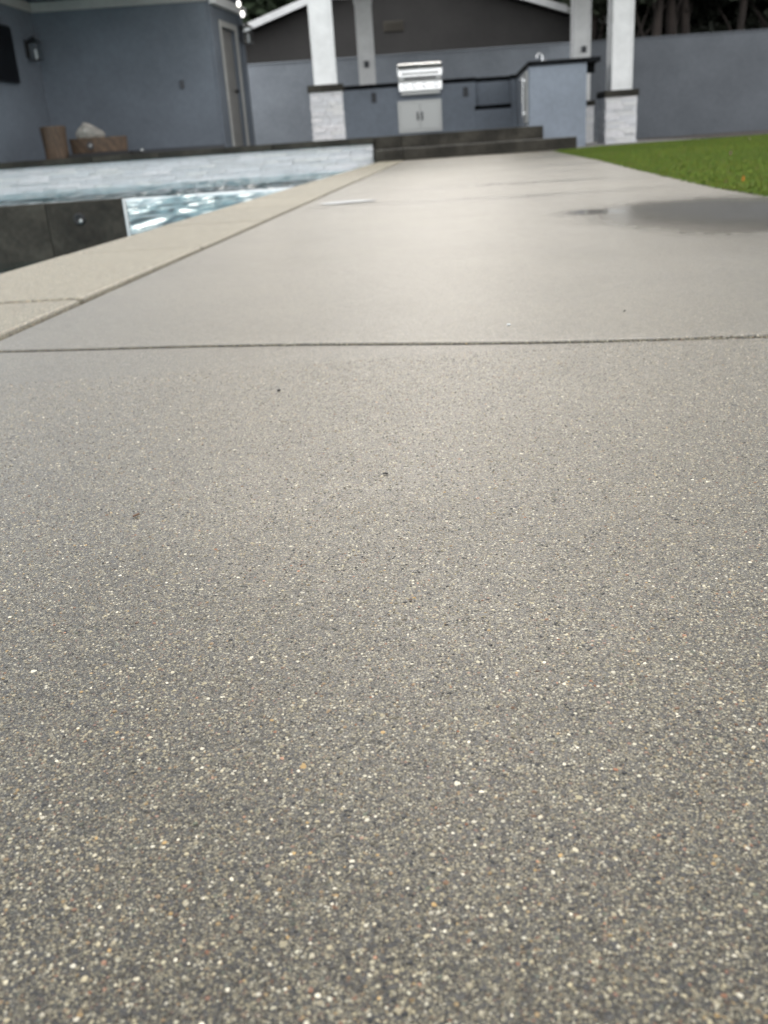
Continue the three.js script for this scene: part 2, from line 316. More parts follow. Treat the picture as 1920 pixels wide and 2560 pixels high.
const farDeck = solo('concrete_deck', slab(edgeRun(100, 2, 1, 1), edgeRun(260, 13.7, 1, 0), (z) => xJoint(z) + 0.006, (z) => xLawn(z), -1.1, -14.79, 1), M.deckNear,
  'long damp sand-finish concrete deck slab running from the saw cut to the steps', 'deck', null, 'structure');

{ // coarse sand and pebbles that stand out of the near slab
  const base = new THREE.IcosahedronGeometry(1, 1);
  const rr = rng(77), p = base.attributes.position, jig = new Map();
  for (let i = 0; i < p.count; i++) { const key = [p.getX(i), p.getY(i), p.getZ(i)].map(v => v.toFixed(3)).join(); if (!jig.has(key)) jig.set(key, 0.82 + 0.32 * rr()); const s = jig.get(key); p.setXYZ(i, p.getX(i) * s, p.getY(i) * s, p.getZ(i) * s); }
  base.computeVertexNormals();
  const N = 120000, im = new THREE.InstancedMesh(base, M.pebble, N), r = rng(5), m = M4(), q = new THREE.Quaternion(), c = new THREE.Color();
  const spot = (zn, zf) => { const t = Math.pow(r(), 0.8), z = zn + (zf - zn) * t, w = 0.16 + 0.50 * Math.abs(z); return [(r() * 2 - 1) * w, z]; };
  const deckY = (x, z) => 0.0012 * (fbm(x * 2.2, z * 2.2, 40, 3) - 0.5);
  for (let i = 0; i < N; i++) {
    const [x, z] = spot(-0.12, -1.02), far = Math.min(1, Math.abs(z)), rad = 0.00036 + 0.0007 * Math.pow(r(), 2.2), flat = 0.5 + 0.3 * r();
    q.setFromEuler(new THREE.Euler((r() - 0.5) * 0.5, r() * 6.28, (r() - 0.5) * 0.5));
    m.compose(new THREE.Vector3(x, deckY(x, z) - rad * flat * (0.25 + 0.5 * r()), z), q, new THREE.Vector3(rad * (0.8 + 0.7 * r()), rad * flat, rad * (0.7 + 0.4 * r())));
    im.setMatrixAt(i, m);
    const g = grainColour(r), k = (0.50 + 0.40 * r()); c.setRGB(g[0] / 255 * k, g[1] / 255 * k, g[2] / 255 * k, THREE.SRGBColorSpace); im.setColorAt(i, c);
  }
  im.name = 'sand_grains'; im.userData.kind = 'stuff'; im.userData.label = 'coarse sand grains exposed in the wet concrete'; im.receiveShadow = true; nearDeck.add(im);
  const mats = GRAINS.map(([g]) => { const a = M.pebble.clone(); a.color.setRGB(g[0] / 255 * 0.76, g[1] / 255 * 0.74, g[2] / 255 * 0.69, THREE.SRGBColorSpace); return a; });
  for (let i = 0; i < 300; i++) {
    const [x, z] = spot(-0.13, -0.72), rad = 0.0010 + 0.0011 * Math.pow(r(), 3), flat = 0.42 + 0.2 * r(), gc = grainColour(r);
    const o = part('pebble', base, mats[GRAINS.findIndex(g => g[0] === gc)], nearDeck);
    o.position.set(x, deckY(x, z) - rad * flat * 0.6, z); o.rotation.set(0, r() * 6.28, 0); o.scale.set(rad * (0.9 + 0.6 * r()), rad * flat, rad * (0.7 + 0.3 * r()));
  }
}
// coping stones along the pool
{
  const ang = -Math.atan(0.0895), L = 0.873, dir = new THREE.Vector3(Math.sin(-ang), 0, -Math.cos(ang));
  const cop = thing('pool_coping', 'beige sand-finish coping stones along the pool edge beside the deck', 'coping'); tag(cop, null, null, null, 'structure');
  const c0 = new THREE.Vector3((xJoint(-1.68) + xPool(-1.68)) / 2 - 0.003, 0, -1.685), r = rng(8);
  const tints = [0, 1, 2].map(k => { const a = M.coping.clone(); a.color.multiplyScalar(0.95 + 0.05 * k); return a; });
  for (let k = -4; k < 15; k++) {
    const len = L - 0.007, g = new RoundedBoxGeometry(0.383, 0.06, len, 3, 0.011), p = g.attributes.position, n = g.attributes.normal, uv = g.attributes.uv, ou = r() * 5, ov = r() * 5;
    for (let i = 0; i < p.count; i++) { const ax = Math.abs(n.getX(i)), ay = Math.abs(n.getY(i)), az = Math.abs(n.getZ(i)); if (ay >= ax && ay >= az) uv.setXY(i, p.getX(i) + ou, p.getZ(i) + ov); else if (ax >= az) uv.setXY(i, p.getZ(i) + ou, p.getY(i) + ov); else uv.setXY(i, p.getX(i) + ou, p.getY(i)); }
    const o = part('coping_stone', g, tints[Math.floor(r() * 3)], cop), s = (k + 0.5) * L;
    o.position.set(c0.x + dir.x * s, -0.0255 + (r() - 0.5) * 0.0018, c0.z + dir.z * s); o.rotation.y = ang + (r() - 0.5) * 0.003;
  }
  part('mortar_bed', prism([[xPool(1.6) + 0.02, 1.6], [xJoint(1.6) + 0.004, 1.6], [xJoint(-14.7) + 0.004, -14.7], [xPool(-14.7) + 0.02, -14.7]], -0.06, -0.018, 0), M.grit, cop);
}
{ // pool shell and water
  const shell = thing('pool_basin', 'pale blue plastered basin of the swimming pool', 'pool'); tag(shell, null, null, null, 'structure');
  part('floor', blk(-9.2, 1.2, -1.5, -1.35, -15.6, 3.0, 0), M.plaster, shell);
  part('side_wall', prism([[xPool(2.9) + 0.02, 2.9], [xPool(2.9) + 0.36, 2.9], [xPool(-15.1) + 0.36, -15.1], [xPool(-15.1) + 0.02, -15.1]], -1.352, -0.056, 0), M.plaster, shell);
  part('end_wall', blk(-9.2, -1.0, -1.352, -0.02, 2.9, 3.2, 0), M.plaster, shell);
  part('side_wall', blk(-9.5, -9.2, -1.352, -0.02, -15.3, 3.2, 0), M.plaster, shell);
  const nx = 210, nz = 380, P = [], Nn = [], U = [], I = [], r = rng(31), waves = [];
  for (let k = 0; k < 9; k++) { const lam = 0.45 + 0.9 * r(), a = r() * 6.283, slope = 0.010 + 0.014 * r(); waves.push([Math.cos(a) * 6.283 / lam, Math.sin(a) * 6.283 / lam, r() * 6.28, slope * lam / 6.283]); }
  for (let j = 0; j <= nz; j++) for (let i = 0; i <= nx; i++) {
    const z = 2.9 - 17.98 * j / nz, x = -9.2 + (xPool(z) + 0.03 + 9.2) * (1 - Math.pow(1 - i / nx, 1.7)); let y = 0, sx = 0, sz = 0;
    const gust = 0.55 + 0.9 * fbm(x * 0.7, z * 0.5, 3, 2);
    for (const [kx, kz, ph, A] of waves) { const w = kx * x + kz * z + ph; y += A * gust * Math.sin(w); sx += A * gust * kx * Math.cos(w); sz += A * gust * kz * Math.cos(w); }
    P.push(x, -0.088 + y, z); const l = Math.hypot(sx, 1, sz); Nn.push(-sx / l, 1 / l, -sz / l); U.push(x, z);
  }
  for (let j = 0; j < nz; j++) for (let i = 0; i < nx; i++) { const a = j * (nx + 1) + i, b = a + 1, c = a + nx + 1, d = c + 1; I.push(a, b, c, b, d, c); }
  const g = new THREE.BufferGeometry(); g.setAttribute('position', new THREE.Float32BufferAttribute(P, 3)); g.setAttribute('normal', new THREE.Float32BufferAttribute(Nn, 3)); g.setAttribute('uv', new THREE.Float32BufferAttribute(U, 2)); g.setIndex(I);
  { // wind ripples, 8 to 30 cm long, on a 2 m tile
    const S = 1024, h = new Float32Array(S * S), rw = rng(57), set = [];
    for (let k = 0; k < 16; k++) { const kx = (5 + Math.floor(rw() * 9)) * (rw() < 0.5 ? -1 : 1), ky = 1 + Math.floor(rw() * 4); set.push([kx, ky, rw() * 6.28, 1 / Math.hypot(kx, ky * 2)]); }
    let lo = 9, hi = -9; for (let j = 0; j < S; j++) for (let i = 0; i < S; i++) { let v = 0; for (const [kx, ky, p, A] of set) v += A * Math.sin(6.283185 * (kx * i + ky * j) / S + p); h[j * S + i] = v; if (v < lo) lo = v; if (v > hi) hi = v; }
    M.water.bumpMap = tex(S, (i, j, k) => { const v = 255 * (h[k] - lo) / (hi - lo); return [v, v, v]; }, false, 2); M.water.bumpScale = 0.085; }
  solo('pool_water', g, M.water, 'rippled pool water between the beige coping and white stone wall', 'water', null, 'structure');
}
{ // flat white patch laid on the deck by the coping
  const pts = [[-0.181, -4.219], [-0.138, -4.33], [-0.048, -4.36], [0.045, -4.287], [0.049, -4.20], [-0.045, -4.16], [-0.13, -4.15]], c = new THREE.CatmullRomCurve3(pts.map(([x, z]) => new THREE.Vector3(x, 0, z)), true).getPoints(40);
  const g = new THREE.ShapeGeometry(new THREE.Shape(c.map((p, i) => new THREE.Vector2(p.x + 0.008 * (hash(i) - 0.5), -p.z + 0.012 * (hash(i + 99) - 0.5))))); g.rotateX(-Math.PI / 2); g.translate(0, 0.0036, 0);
  solo('white_patch', g, M.whitePatch, 'thin white patch on the deck near the pool coping', 'smear', null, 'structure');
}
{ // the low dark wall that stands in the pool
  const w = thing('spa_wall', 'low dark concrete wall rising from the pool beside the beige coping', 'wall');
  const z0 = -3.5, z1 = -3.56, top = (x) => 0.106;
  for (const [a, b] of [[-3.9, -2.62], [-2.618, -1.80], [-1.798, -1.138], [-1.136, -0.862]]) part('panel', blk(a, b, -1.3, top(), z0, z1, 0.0012), M.darkConcrete, w);
  part('core', blk(-3.9, -0.864, -1.3, 0.09, z0 - 0.012, z1 - 0.02, 0.002), M.grout, w);
  part('lit_end_face', blk(-0.861, -0.855, -1.3, 0.104, z0 - 0.003, z1 + 0.03, 0.002), M.tile, w);  // white strip: sky light on the end face put into the colour
  const f = part('water_jet', moved(new THREE.TorusGeometry(0.0155, 0.0055, 10, 24), -1.022, 0.046, z0 + 0.002), M.blackIron, w);
  part('nozzle', moved(new THREE.SphereGeometry(0.0075, 16, 10), -1.017, 0.039, z0 + 0.004), M.steelDull, f);
  part('cup', moved(cyl(0.016, 0.014, 0.01, 20), -1.022, 0.046, z0 - 0.002, 0, Math.PI / 2), M.blackIron, f);
}
{ // narrow white block added in the pool, top just above the water
  const g = prism([[-2.6, -8.62], [-0.36, -8.62], [-0.36, -8.86], [-2.6, -8.86]], -1.3, -0.072, 0.006);
  solo('pool_block', g, M.tile, 'narrow white block just breaking the pool surface', 'pool bench', null, 'structure');
}

// ---------------------------------------------------------------- raised patio, steps, stone pool wall
const patio = thing('raised_patio', 'raised patio with dark concrete edge above the pool and two wide steps', 'patio'); tag(patio, null, null, null, 'structure');
part('floor', prism([[-9, -15.22], [0.2, -15.22], [0.25, -15.40], [2.84, -15.40], [3.6, -23.9], [-9, -23.9]], -0.3, 0.350, 0), M.path, patio);
for (const [a, b] of [[-9, -6.3], [-6.296, -4.05], [-4.046, -3.02], [-3.016, -1.3], [-1.296, 0.238]]) part('edge_cap', blk(a, b, 0.264, 0.355, -15.0, -15.34, 0.008), M.darkConcrete, patio);
for (const [a, b] of [[0.243, 0.658], [0.662, 2.85]]) part('step', blk(a, b, -0.02, 0.3555, -15.25, -15.62, 0.008), M.darkConcrete, patio);
for (const [a, b] of [[0.23, 0.656], [0.660, 3.27]]) { part('step', blk(a, b, -0.02, 0.165, -14.8, -15.29, 0.008), M.darkConcrete, patio); }
for (const [a, b] of [[0.232, 0.655], [0.661, 3.268]]) part('tread', blk(a, b, 0.1635, 0.1685, -14.806, -15.248, 0.001), M.path, patio);

const rough = [1, 2, 3].map(s => { // split-face stone, three cuts, unit size
  const g = chamferBox(1, 1, 1, 0.06), p = g.attributes.position, seen = new Map(), r = rng(100 + s);
  for (let i = 0; i < p.count; i++) { const key = [0, 1, 2].map(a => p.getComponent(i, a).toFixed(3)).join(); if (!seen.has(key)) seen.set(key, [(r() - 0.5) * 0.03, (r() - 0.5) * 0.05, (r() - 0.5) * 0.30]); const d = seen.get(key); p.setXYZ(i, p.getX(i) + d[0], p.getY(i) + d[1], p.getZ(i) + d[2]); }
  g.computeVertexNormals(); return g;
});
// lay ledge stones over a face: origin at its lower left, run along +local x, facing +local z
function ledge(parent, m, width, height, course, lo, hi, seed, mats = STONES) {
  const r = rng(seed); let y = 0;
  const rows = Math.round(height / course), ch = height / rows;
  for (let k = 0; k < rows; k++, y += ch) {
    let x = 0;
    while (x < width - 1e-6) {
      let w = lo + (hi - lo) * r(); if (width - x - w < lo * 0.6) w = width - x;
      const th = 0.020 + 0.020 * r(), o = part('stone', rough[Math.floor(r() * 3)], mats[Math.floor(r() * mats.length)], parent);
      const v = new THREE.Vector3(x + w / 2, y + ch / 2, th / 2).applyMatrix4(m); o.position.copy(v);
      o.quaternion.setFromRotationMatrix(m); o.scale.set(w - 0.005, ch - 0.005, th);
      x += w;
    }
  }
}
const basis = (ox, oy, oz, ry) => M4().makeRotationY(ry).setPosition(ox, oy, oz);
{
  const w = thing('pool_wall', 'white stacked-stone wall between the pool and the raised patio', 'wall');
  part('core', blk(-9, 0.222, -1.4, 0.262, -15.075, -15.30, 0), M.grout, w);
  ledge(w, basis(-7.6, -0.19, -15.075, 0), 7.81, 0.452, 0.0452, 0.20, 0.55, 61);
}
{ // concrete strip by the right pillar, lawn, planting strip
  solo('path', prism([[3.28, -14.80], [3.60, -14.80], [4.4, -15.13], [5.0, -15.28], [5.75, -15.3], [5.9, -24], [2.9, -24], [2.9, -15.3], [3.28, -15.3]], -0.06, -0.004, 0.004), M.path, 'pale concrete strip around the foot of the white pillar by the lawn', 'path', null, 'structure');
  const g = new THREE.PlaneGeometry(24, 9, 60, 24); g.rotateX(-Math.PI / 2); const p = g.attributes.position, u = g.attributes.uv;
  for (let i = 0; i < p.count; i++) { p.setXYZ(i, p.getX(i) + 17.7, -0.02 + 0.05 * (fbm(p.getX(i) * 1.7, p.getZ(i) * 1.7, 9, 3) - 0.4), p.getZ(i) - 19.6); u.setXY(i, p.getX(i), p.getZ(i)); }
  g.computeVertexNormals();
  solo('soil', g, M.earth, 'brown strip of bare soil between the lawn and the yard wall', 'soil', null, 'structure');
  const nx = 50, nz = 70, P = [], U = [], I = [];
  for (let j = 0; j <= nz; j++) for (let i = 0; i <= nx; i++) {
    const t = i / nx, xr = 22, v = j / nz; let z = 4 - 19.3 * v; const far = (x) => x < 3.6 ? -13.73 - Math.max(0, x - 2.71) * 1.2 : x < 5 ? -14.8 - (x - 3.6) * 0.36 : -15.3;
    let x = xLawn(Math.max(z, -13.73)) + (xr - xLawn(Math.max(z, -13.73))) * t * t; z = Math.max(z, far(x));
    P.push(x, -0.012 + 0.012 * fbm(x * 2, z * 2, 19, 3), z); U.push(x, z);
  }
  for (let j = 0; j < nz; j++) for (let i = 0; i < nx; i++) { const a = j * (nx + 1) + i, b = a + 1, c = a + nx + 1, d = c + 1; I.push(a, b, c, b, d, c); }
  const lg = new THREE.BufferGeometry(); lg.setAttribute('position', new THREE.Float32BufferAttribute(P, 3)); lg.setAttribute('uv', new THREE.Float32BufferAttribute(U, 2)); lg.setIndex(I); lg.computeVertexNormals();
  solo('lawn', lg, M.turf, 'mown lawn turf beside the curved edge of the deck', 'lawn', null, 'structure');
  // blades
  const tufts = [];
  { const r = rng(3), B = [], Nn = [], idx = [];
    for (let b = 0; b < 9; b++) {
      const a = r() * 6.283, x0 = (r() - 0.5) * 0.03, z0 = (r() - 0.5) * 0.03, h = 0.012 + 0.016 * r(), lean = 0.005 + 0.014 * r(), w = 0.0012 + 0.0010 * r(), dx = Math.cos(a), dz = Math.sin(a), k = B.length / 3;
      for (const [s, ww] of [[0, 1], [0.55, 0.85], [1, 0.06]]) for (const e of [-1, 1]) { B.push(x0 + dx * lean * s * s - dz * w * ww * e, h * s, z0 + dz * lean * s * s + dx * w * ww * e); Nn.push(dx * 0.5, 0.85, dz * 0.5); }
      idx.push(k, k + 1, k + 2, k + 1, k + 3, k + 2, k + 2, k + 3, k + 4, k + 3, k + 5, k + 4);
    }
    const t = new THREE.BufferGeometry(); t.setAttribute('position', new THREE.Float32BufferAttribute(B, 3)); t.setAttribute('normal', new THREE.Float32BufferAttribute(Nn, 3)); t.setIndex(idx); tufts.push(t); }
  const N = 230000, im = new THREE.InstancedMesh(tufts[0], M.grass, N), r = rng(12), m = M4(), q = new THREE.Quaternion(), c = new THREE.Color(); let n = 0;
  while (n < N) {
    const z = -2.0 - 13.2 * Math.pow(r(), 1.25), xl = xLawn(Math.max(z, -13.73)), x = xl + 0.045 * (r() - 0.6) + (0.46 * Math.abs(z) + 1.3 - xl > 0 ? (0.46 * Math.abs(z) + 1.3 - xl) : 0.5) * r();
    if (z < (x < 3.6 ? -13.73 - Math.max(0, x - 2.71) * 1.2 : x < 5 ? -14.8 - (x - 3.6) * 0.36 : -15.3)) continue;
    const patch = fbm(x * 1.6, z * 1.6, 23, 3), s = (0.55 + 0.35 * r() + 0.25 * (patch - 0.5)) * (x - xl < 0.05 ? 0.7 : 1);
    q.setFromEuler(new THREE.Euler((r() - 0.5) * 0.3, r() * 6.28, (r() - 0.5) * 0.3));
    m.compose(new THREE.Vector3(x, -0.006, z), q, new THREE.Vector3(s, s * (0.8 + 0.5 * r()), s)); im.setMatrixAt(n, m);
    const dry = r() < 0.05, k = 0.7 + 0.6 * r();
    if (dry) c.setRGB(0.20 * k, 0.17 * k, 0.07 * k); else c.setRGB((0.105 + 0.12 * patch * r()) * k, (0.178 + 0.05 * patch) * k, (0.018 + 0.025 * r()) * k);
    im.setColorAt(n++, c);
  }
  im.name = 'grass'; im.castShadow = im.receiveShadow = true; scene.add(im); tag(im, 'green mown grass blades of the lawn beside the deck', 'grass', null, 'stuff');
}

// ---------------------------------------------------------------- pillars and pavilion roof
function pillar(x0, x1, zf, y0, capY, postX0, postX1, label, stones, seed, outlet, topY = 3.24) {
  const t = thing('pavilion_pillar', label, 'pillar', 'pavilion pillars'), w = x1 - x0, d = w, hb = capY - y0, zb = zf - d;
  const k = 0.034; part('base_core', blk(x0 + k, x1 - k, y0 - 0.02, capY, zf - k, zb + k, 0), M.grout, t);
  if (stones) {
    ledge(t, basis(x0 + 0.005, y0, zf - k, 0), w - 0.01, hb, 0.052, 0.14, 0.36, seed);
    ledge(t, basis(x1 - k, y0, zf - 0.005, Math.PI / 2), d - 0.01, hb, 0.052, 0.14, 0.36, seed + 1);
    ledge(t, basis(x0 + k, y0, zb + 0.005, -Math.PI / 2), d - 0.01, hb, 0.052, 0.14, 0.36, seed + 2);
    ledge(t, basis(x1 - 0.005, y0, zb + k, Math.PI), w - 0.01, hb, 0.052, 0.14, 0.36, seed + 3);
  }
  part('cap', blk(x0 - 0.025, x1 + 0.025, capY + 0.001, capY + 0.108, zf + 0.025, zb - 0.025, 0.008), M.darkConcrete, t);
  const pw = postX1 - postX0, pz = zf - (d - pw) / 2, pb = pz - pw, ct = capY + 0.108;
  part('post', blk(postX0 + 0.012, postX1 - 0.012, ct, topY, pz - 0.012, pb + 0.012, 0.003), M.white, t);
  for (const sx of [0, 1]) for (const sz of [0, 1]) {
    const a = sx ? postX1 - 0.034 : postX0, b = sz ? pb : pz - 0.034;
    part('corner_board', blk(a, a + 0.034, ct + 0.001, topY - 0.002, b, b + 0.034, 0.004), M.white, t);
  }
  part('base_trim', blk(postX0 + 0.004, postX1 - 0.004, ct + 0.0005, ct + 0.03, pz - 0.004, pb + 0.004, 0.004), M.white, t);
  if (outlet) part('outlet_cover', blk(outlet[0] - 0.052, outlet[0] + 0.052, outlet[1] - 0.065, outlet[1] + 0.065, pz + 0.026, pz - 0.012, 0.006), M.plastic, t);
  part('collar', blk(postX0 - 0.02, postX1 + 0.02, topY - 0.10, topY - 0.001, pz + 0.02, pb - 0.02, 0.006), M.white, t);
  return t;
}
pillar(-0.77, -0.215, -17.0, 0.352, 1.128, -0.680, -0.292, 'white post on a stacked-stone base standing on the patio above the pool', true, 201, null);
pillar(4.485, 5.06, -18.0, -0.004, 0.775, 4.605, 4.985, 'white post on a stacked-stone base standing at ground level beside the lawn', true, 211, null);
pillar(0.015, 0.59, -22.4, 0.352, 1.13, 0.116, 0.484, 'shaded pale post rising behind the long kitchen counter', false, 221, [0.295, 1.915]);
pillar(4.78, 5.325, -22.4, -0.004, 0.765, 4.872, 5.248, 'shaded pale post rising behind the counter end panel', true, 231, [5.10, 1.915]);
{
  const t = thing('pavilion_roof', 'white beams and shingled roof carried by the four pavilion pillars', 'roof');
  part('beam', blk(-1.2, 5.6, 3.242, 3.50, -17.08, -17.42, 0.01), M.white, t);
  part('beam', blk(-0.4, 5.6, 3.242, 3.50, -22.50, -22.76, 0.01), M.white, t);
  part('beam', prism([[-0.66, -17.45], [-0.36, -17.45], [0.45, -22.48], [0.15, -22.48]], 3.243, 3.499, 0.008), M.white, t);
  part('beam', prism([[4.62, -17.45], [4.92, -17.45], [5.2, -22.48], [4.9, -22.48]], 3.243, 3.499, 0.008), M.white, t);
  // open gable, its ridge running back, boarded white underneath
  const zf = -16.5, zr = -23.3, rx = 2.3, ry = 4.95, ex = 3.8, ey = 3.55, th = Math.atan((ry - ey) / ex), len = Math.hypot(ex, ry - ey);
  for (const sgn of [-1, 1]) {
    const pane = (lift, t, z0, z1) => { const g = chamferBox(len, t, z0 - z1, 0); g.rotateZ(sgn > 0 ? -th : th); g.translate(rx + sgn * ex / 2, (ry + ey) / 2 + lift, (z0 + z1) / 2); return g; };
    part('roof', pane(0.09, 0.05, zf, zr), M.shingle, t); part('ceiling', pane(0.03, 0.02, zf - 0.03, zr + 0.03), M.white, t);
    part('rake_board', pane(0.02, 0.16, zf + 0.03, zf + 0.002), M.white, t); part('rake_board', pane(0.02, 0.16, zr - 0.002, zr - 0.03), M.white, t);
  }
}

// ---------------------------------------------------------------- yard wall
{
  const t = thing('yard_wall', 'dark blue-grey stucco wall running along the far side of the lawn', 'wall');
  part('wall', blk(5.2, 24, -0.1, 2.165, -24.0, -24.3, 0.01), M.yardWall, t);
  part('wall_cap', blk(5.2, 24, 2.166, 2.195, -23.985, -24.315, 0.008), M.yardWall, t);
  const k = thing('kitchen_wall', 'lighter blue-grey stucco wall behind the outdoor kitchen counter', 'wall');
  part('wall', blk(-9, 5.195, -0.1, 2.165, -23.98, -24.3, 0.01), M.kitchenWall, k);
  part('wall_cap', blk(-9, 5.195, 2.166, 2.200, -23.96, -24.32, 0.008), M.kitchenWall, k);
}

// ---------------------------------------------------------------- pool house on the left
const FD = frame(-2.266, -17.9, 0.17), FL = frame(-5.32, -17.5, 0.10);
{
  const t = thing('pool_house', 'blue-grey stucco pool house with pale trimmed door on the patio', 'building');
  part('front_wall', blk(-5.42, -2.40, 0.34, 2.95, -17.5, -17.72, 0.004), M.shadedPaint, t);
  part('front_trim', blk(-5.30, -2.36, 2.655, 2.80, -17.44, -17.498, 0.006), M.trim, t);
  part('base_strip', blk(-5.30, -2.35, 0.352, 0.43, -17.475, -17.498, 0.003), M.plastic, t);  // narrow dark strip along the foot of the wall
  part('side_wall', FD(-0.4, 0.085, 0.34, 2.95, -0.22, 0), M.shadedPaint, t);
  part('side_wall', FD(0.935, 1.46, 0.34, 2.95, -0.22, 0), M.shadedPaint, t);
  part('side_wall', FD(0.085, 0.935, 2.335, 2.95, -0.22, 0, 0), M.shadedPaint, t);
  part('back_wall', blk(-5.4, -2.0, 0.34, 2.95, -19.2, -19.36, 0), M.shadedPaint, t);
  part('wing_wall', FL(-5.0, 0.1, 0.34, 2.95, -0.22, 0), M.shadedPaint, t);
  part('wing_trim', FL(-5.0, -0.07, 2.655, 2.80, 0.002, 0.05), M.trim, t);
  part('eave_trim', FD(-0.42, 1.50, 2.62, 2.76, 0.002, 0.10), M.white, t);
  const dr = part('door', FD(0.10, 0.92, 0.36, 2.32, -0.11, -0.065), M.door, t);
  part('handle', moved(new THREE.SphereGeometry(0.03, 16, 12), ...FD.at(0.80, 1.33, -0.025).toArray()), M.blackIron, dr);
  part('rose', moved(cyl(0.032, 0.032, 0.012, 18), ...FD.at(0.80, 1.33, -0.058).toArray(), 0, 0, Math.PI / 2), M.blackIron, dr);
  for (const [y0, y1] of [[0.55, 1.15], [1.35, 2.15]]) part('panel', FD(0.22, 0.80, y0, y1, -0.064, -0.054), M.door, dr);
  part('door_trim', FD(0, 0.088, 0.356, 2.42, 0.001, 0.025), M.trim, t); part('door_trim', FD(0.932, 1.02, 0.356, 2.42, 0.001, 0.025), M.trim, t); part('door_trim', FD(0.089, 0.931, 2.325, 2.42, 0.001, 0.025), M.trim, t);
  part('roof', prism([[-11.2, -14.6], [-2.75, -14.6], [-2.05, -17.0], [-1.80, -19.7], [-11.2, -19.7]], 2.952, 3.12, 0.01), M.shingle, t);
  part('ceiling', prism([[-7.0, -14.65], [-2.8, -14.65], [-2.38, -17.0], [-2.3, -17.7], [-5.35, -17.7], [-5.35, -19.3], [-7.0, -19.3]], 2.90, 2.948, 0), M.soffit, t);
  part('outlet_cover', blk(-2.99, -2.92, 1.36, 1.49, -17.475, -17.502, 0.004), M.plastic, t);
}
{ // television on the wing wall
  const t = thing('television', 'black flat television mounted on the pool house wing wall', 'television');
  part('screen', FL(-2.60, -1.08, 1.535, 2.33, 0.05, 0.085, 0.004), M.screen, t);
  part('bezel', FL(-2.612, -1.068, 1.523, 2.342, 0.035, 0.075, 0.006), M.blackIron, t);
  part('bracket', FL(-2.1, -1.6, 1.75, 2.1, 0.001, 0.034), M.blackIron, t);
}
function lantern(at, right, label) { // wall lantern; right: the way it stands out from its wall
  const t = thing('wall_lantern', label, 'lantern', 'black wall lanterns'); t.position.copy(at); t.rotation.y = right; t.scale.setScalar(1.32);
  // local +x stands out from the wall, y = 0 is the lantern's middle
  part('back_plate', blk(0.001, 0.018, -0.10, 0.11, -0.055, 0.055, 0.004), M.blackIron, t);
  part('arm', tube([[0.015, 0.05, 0], [0.05, 0.12, 0], [0.11, 0.125, 0], [0.11, 0.10, 0]], 0.007), M.blackIron, t);
  const hood = part('hood', moved(new THREE.ConeGeometry(0.105, 0.055, 4), 0.11, 0.105, 0, Math.PI / 4), M.blackIron, t);
  part('finial', moved(new THREE.SphereGeometry(0.012, 10, 8), 0.11, 0.142, 0), M.blackIron, hood);
  part('base', moved(chamferBox(0.12, 0.014, 0.12, 0.003), 0.11, -0.125, 0), M.blackIron, t);
  for (const sx of [-1, 1]) for (const sz of [-1, 1]) part('bar', moved(chamferBox(0.009, 0.205, 0.009, 0.002), 0.11 + sx * 0.053, -0.02, sz * 0.053), M.blackIron, t);
  for (const s of [-1, 1]) { part('pane', moved(new THREE.PlaneGeometry(0.1, 0.19), 0.11, -0.02, s * 0.05, s > 0 ? 0 : Math.PI), M.glass, t); part('pane', moved(new THREE.PlaneGeometry(0.1, 0.19), 0.11 + s * 0.05, -0.02, 0, s * Math.PI / 2), M.glass, t); }
  part('candle', moved(cyl(0.016, 0.018, 0.11, 12), 0.11, -0.06, 0), M.tile, t);
  return t;
}
lantern(FL.at(-0.42, 2.07, 0), Math.atan(0.10) * -1, 'black lantern on the wing wall beside the television');
lantern(FD.at(1.30, 2.31, 0), Math.atan(0.17) * -1, 'black lantern on the wall past the pool house door');
{ // string of bulbs from the pavilion eave
  const t = thing('string_light', 'two bright bulbs hanging on a cord beside the pool house eave', 'string light');
  const x = -1.715, z = -16.5;
  part('cord', tube([[x - 0.01, 3.46, z], [x - 0.03, 2.95, z], [x - 0.02, 2.52, z], [x + 0.02, 2.40, z - 0.02], [x + 0.03, 2.36, z]], 0.004, 24, 6), M.blackIron, t);
  for (const [bx, by] of [[x - 0.02, 2.445], [x + 0.024, 2.295]]) {
    const b = part('bulb', moved(new THREE.SphereGeometry(0.032, 16, 12).scale(1, 1.35, 1), bx, by, z + 0.02), M.bulb, t);
    part('socket', moved(cyl(0.014, 0.016, 0.05, 12), bx, by + 0.06, z + 0.015), M.blackIron, b);
    const l = new THREE.PointLight(0xfff2e0, 0.25, 0, 2); l.position.set(bx, by, z + 0.02); l.castShadow = true; scene.add(l); l.name = 'bulb_glow';
  }
}

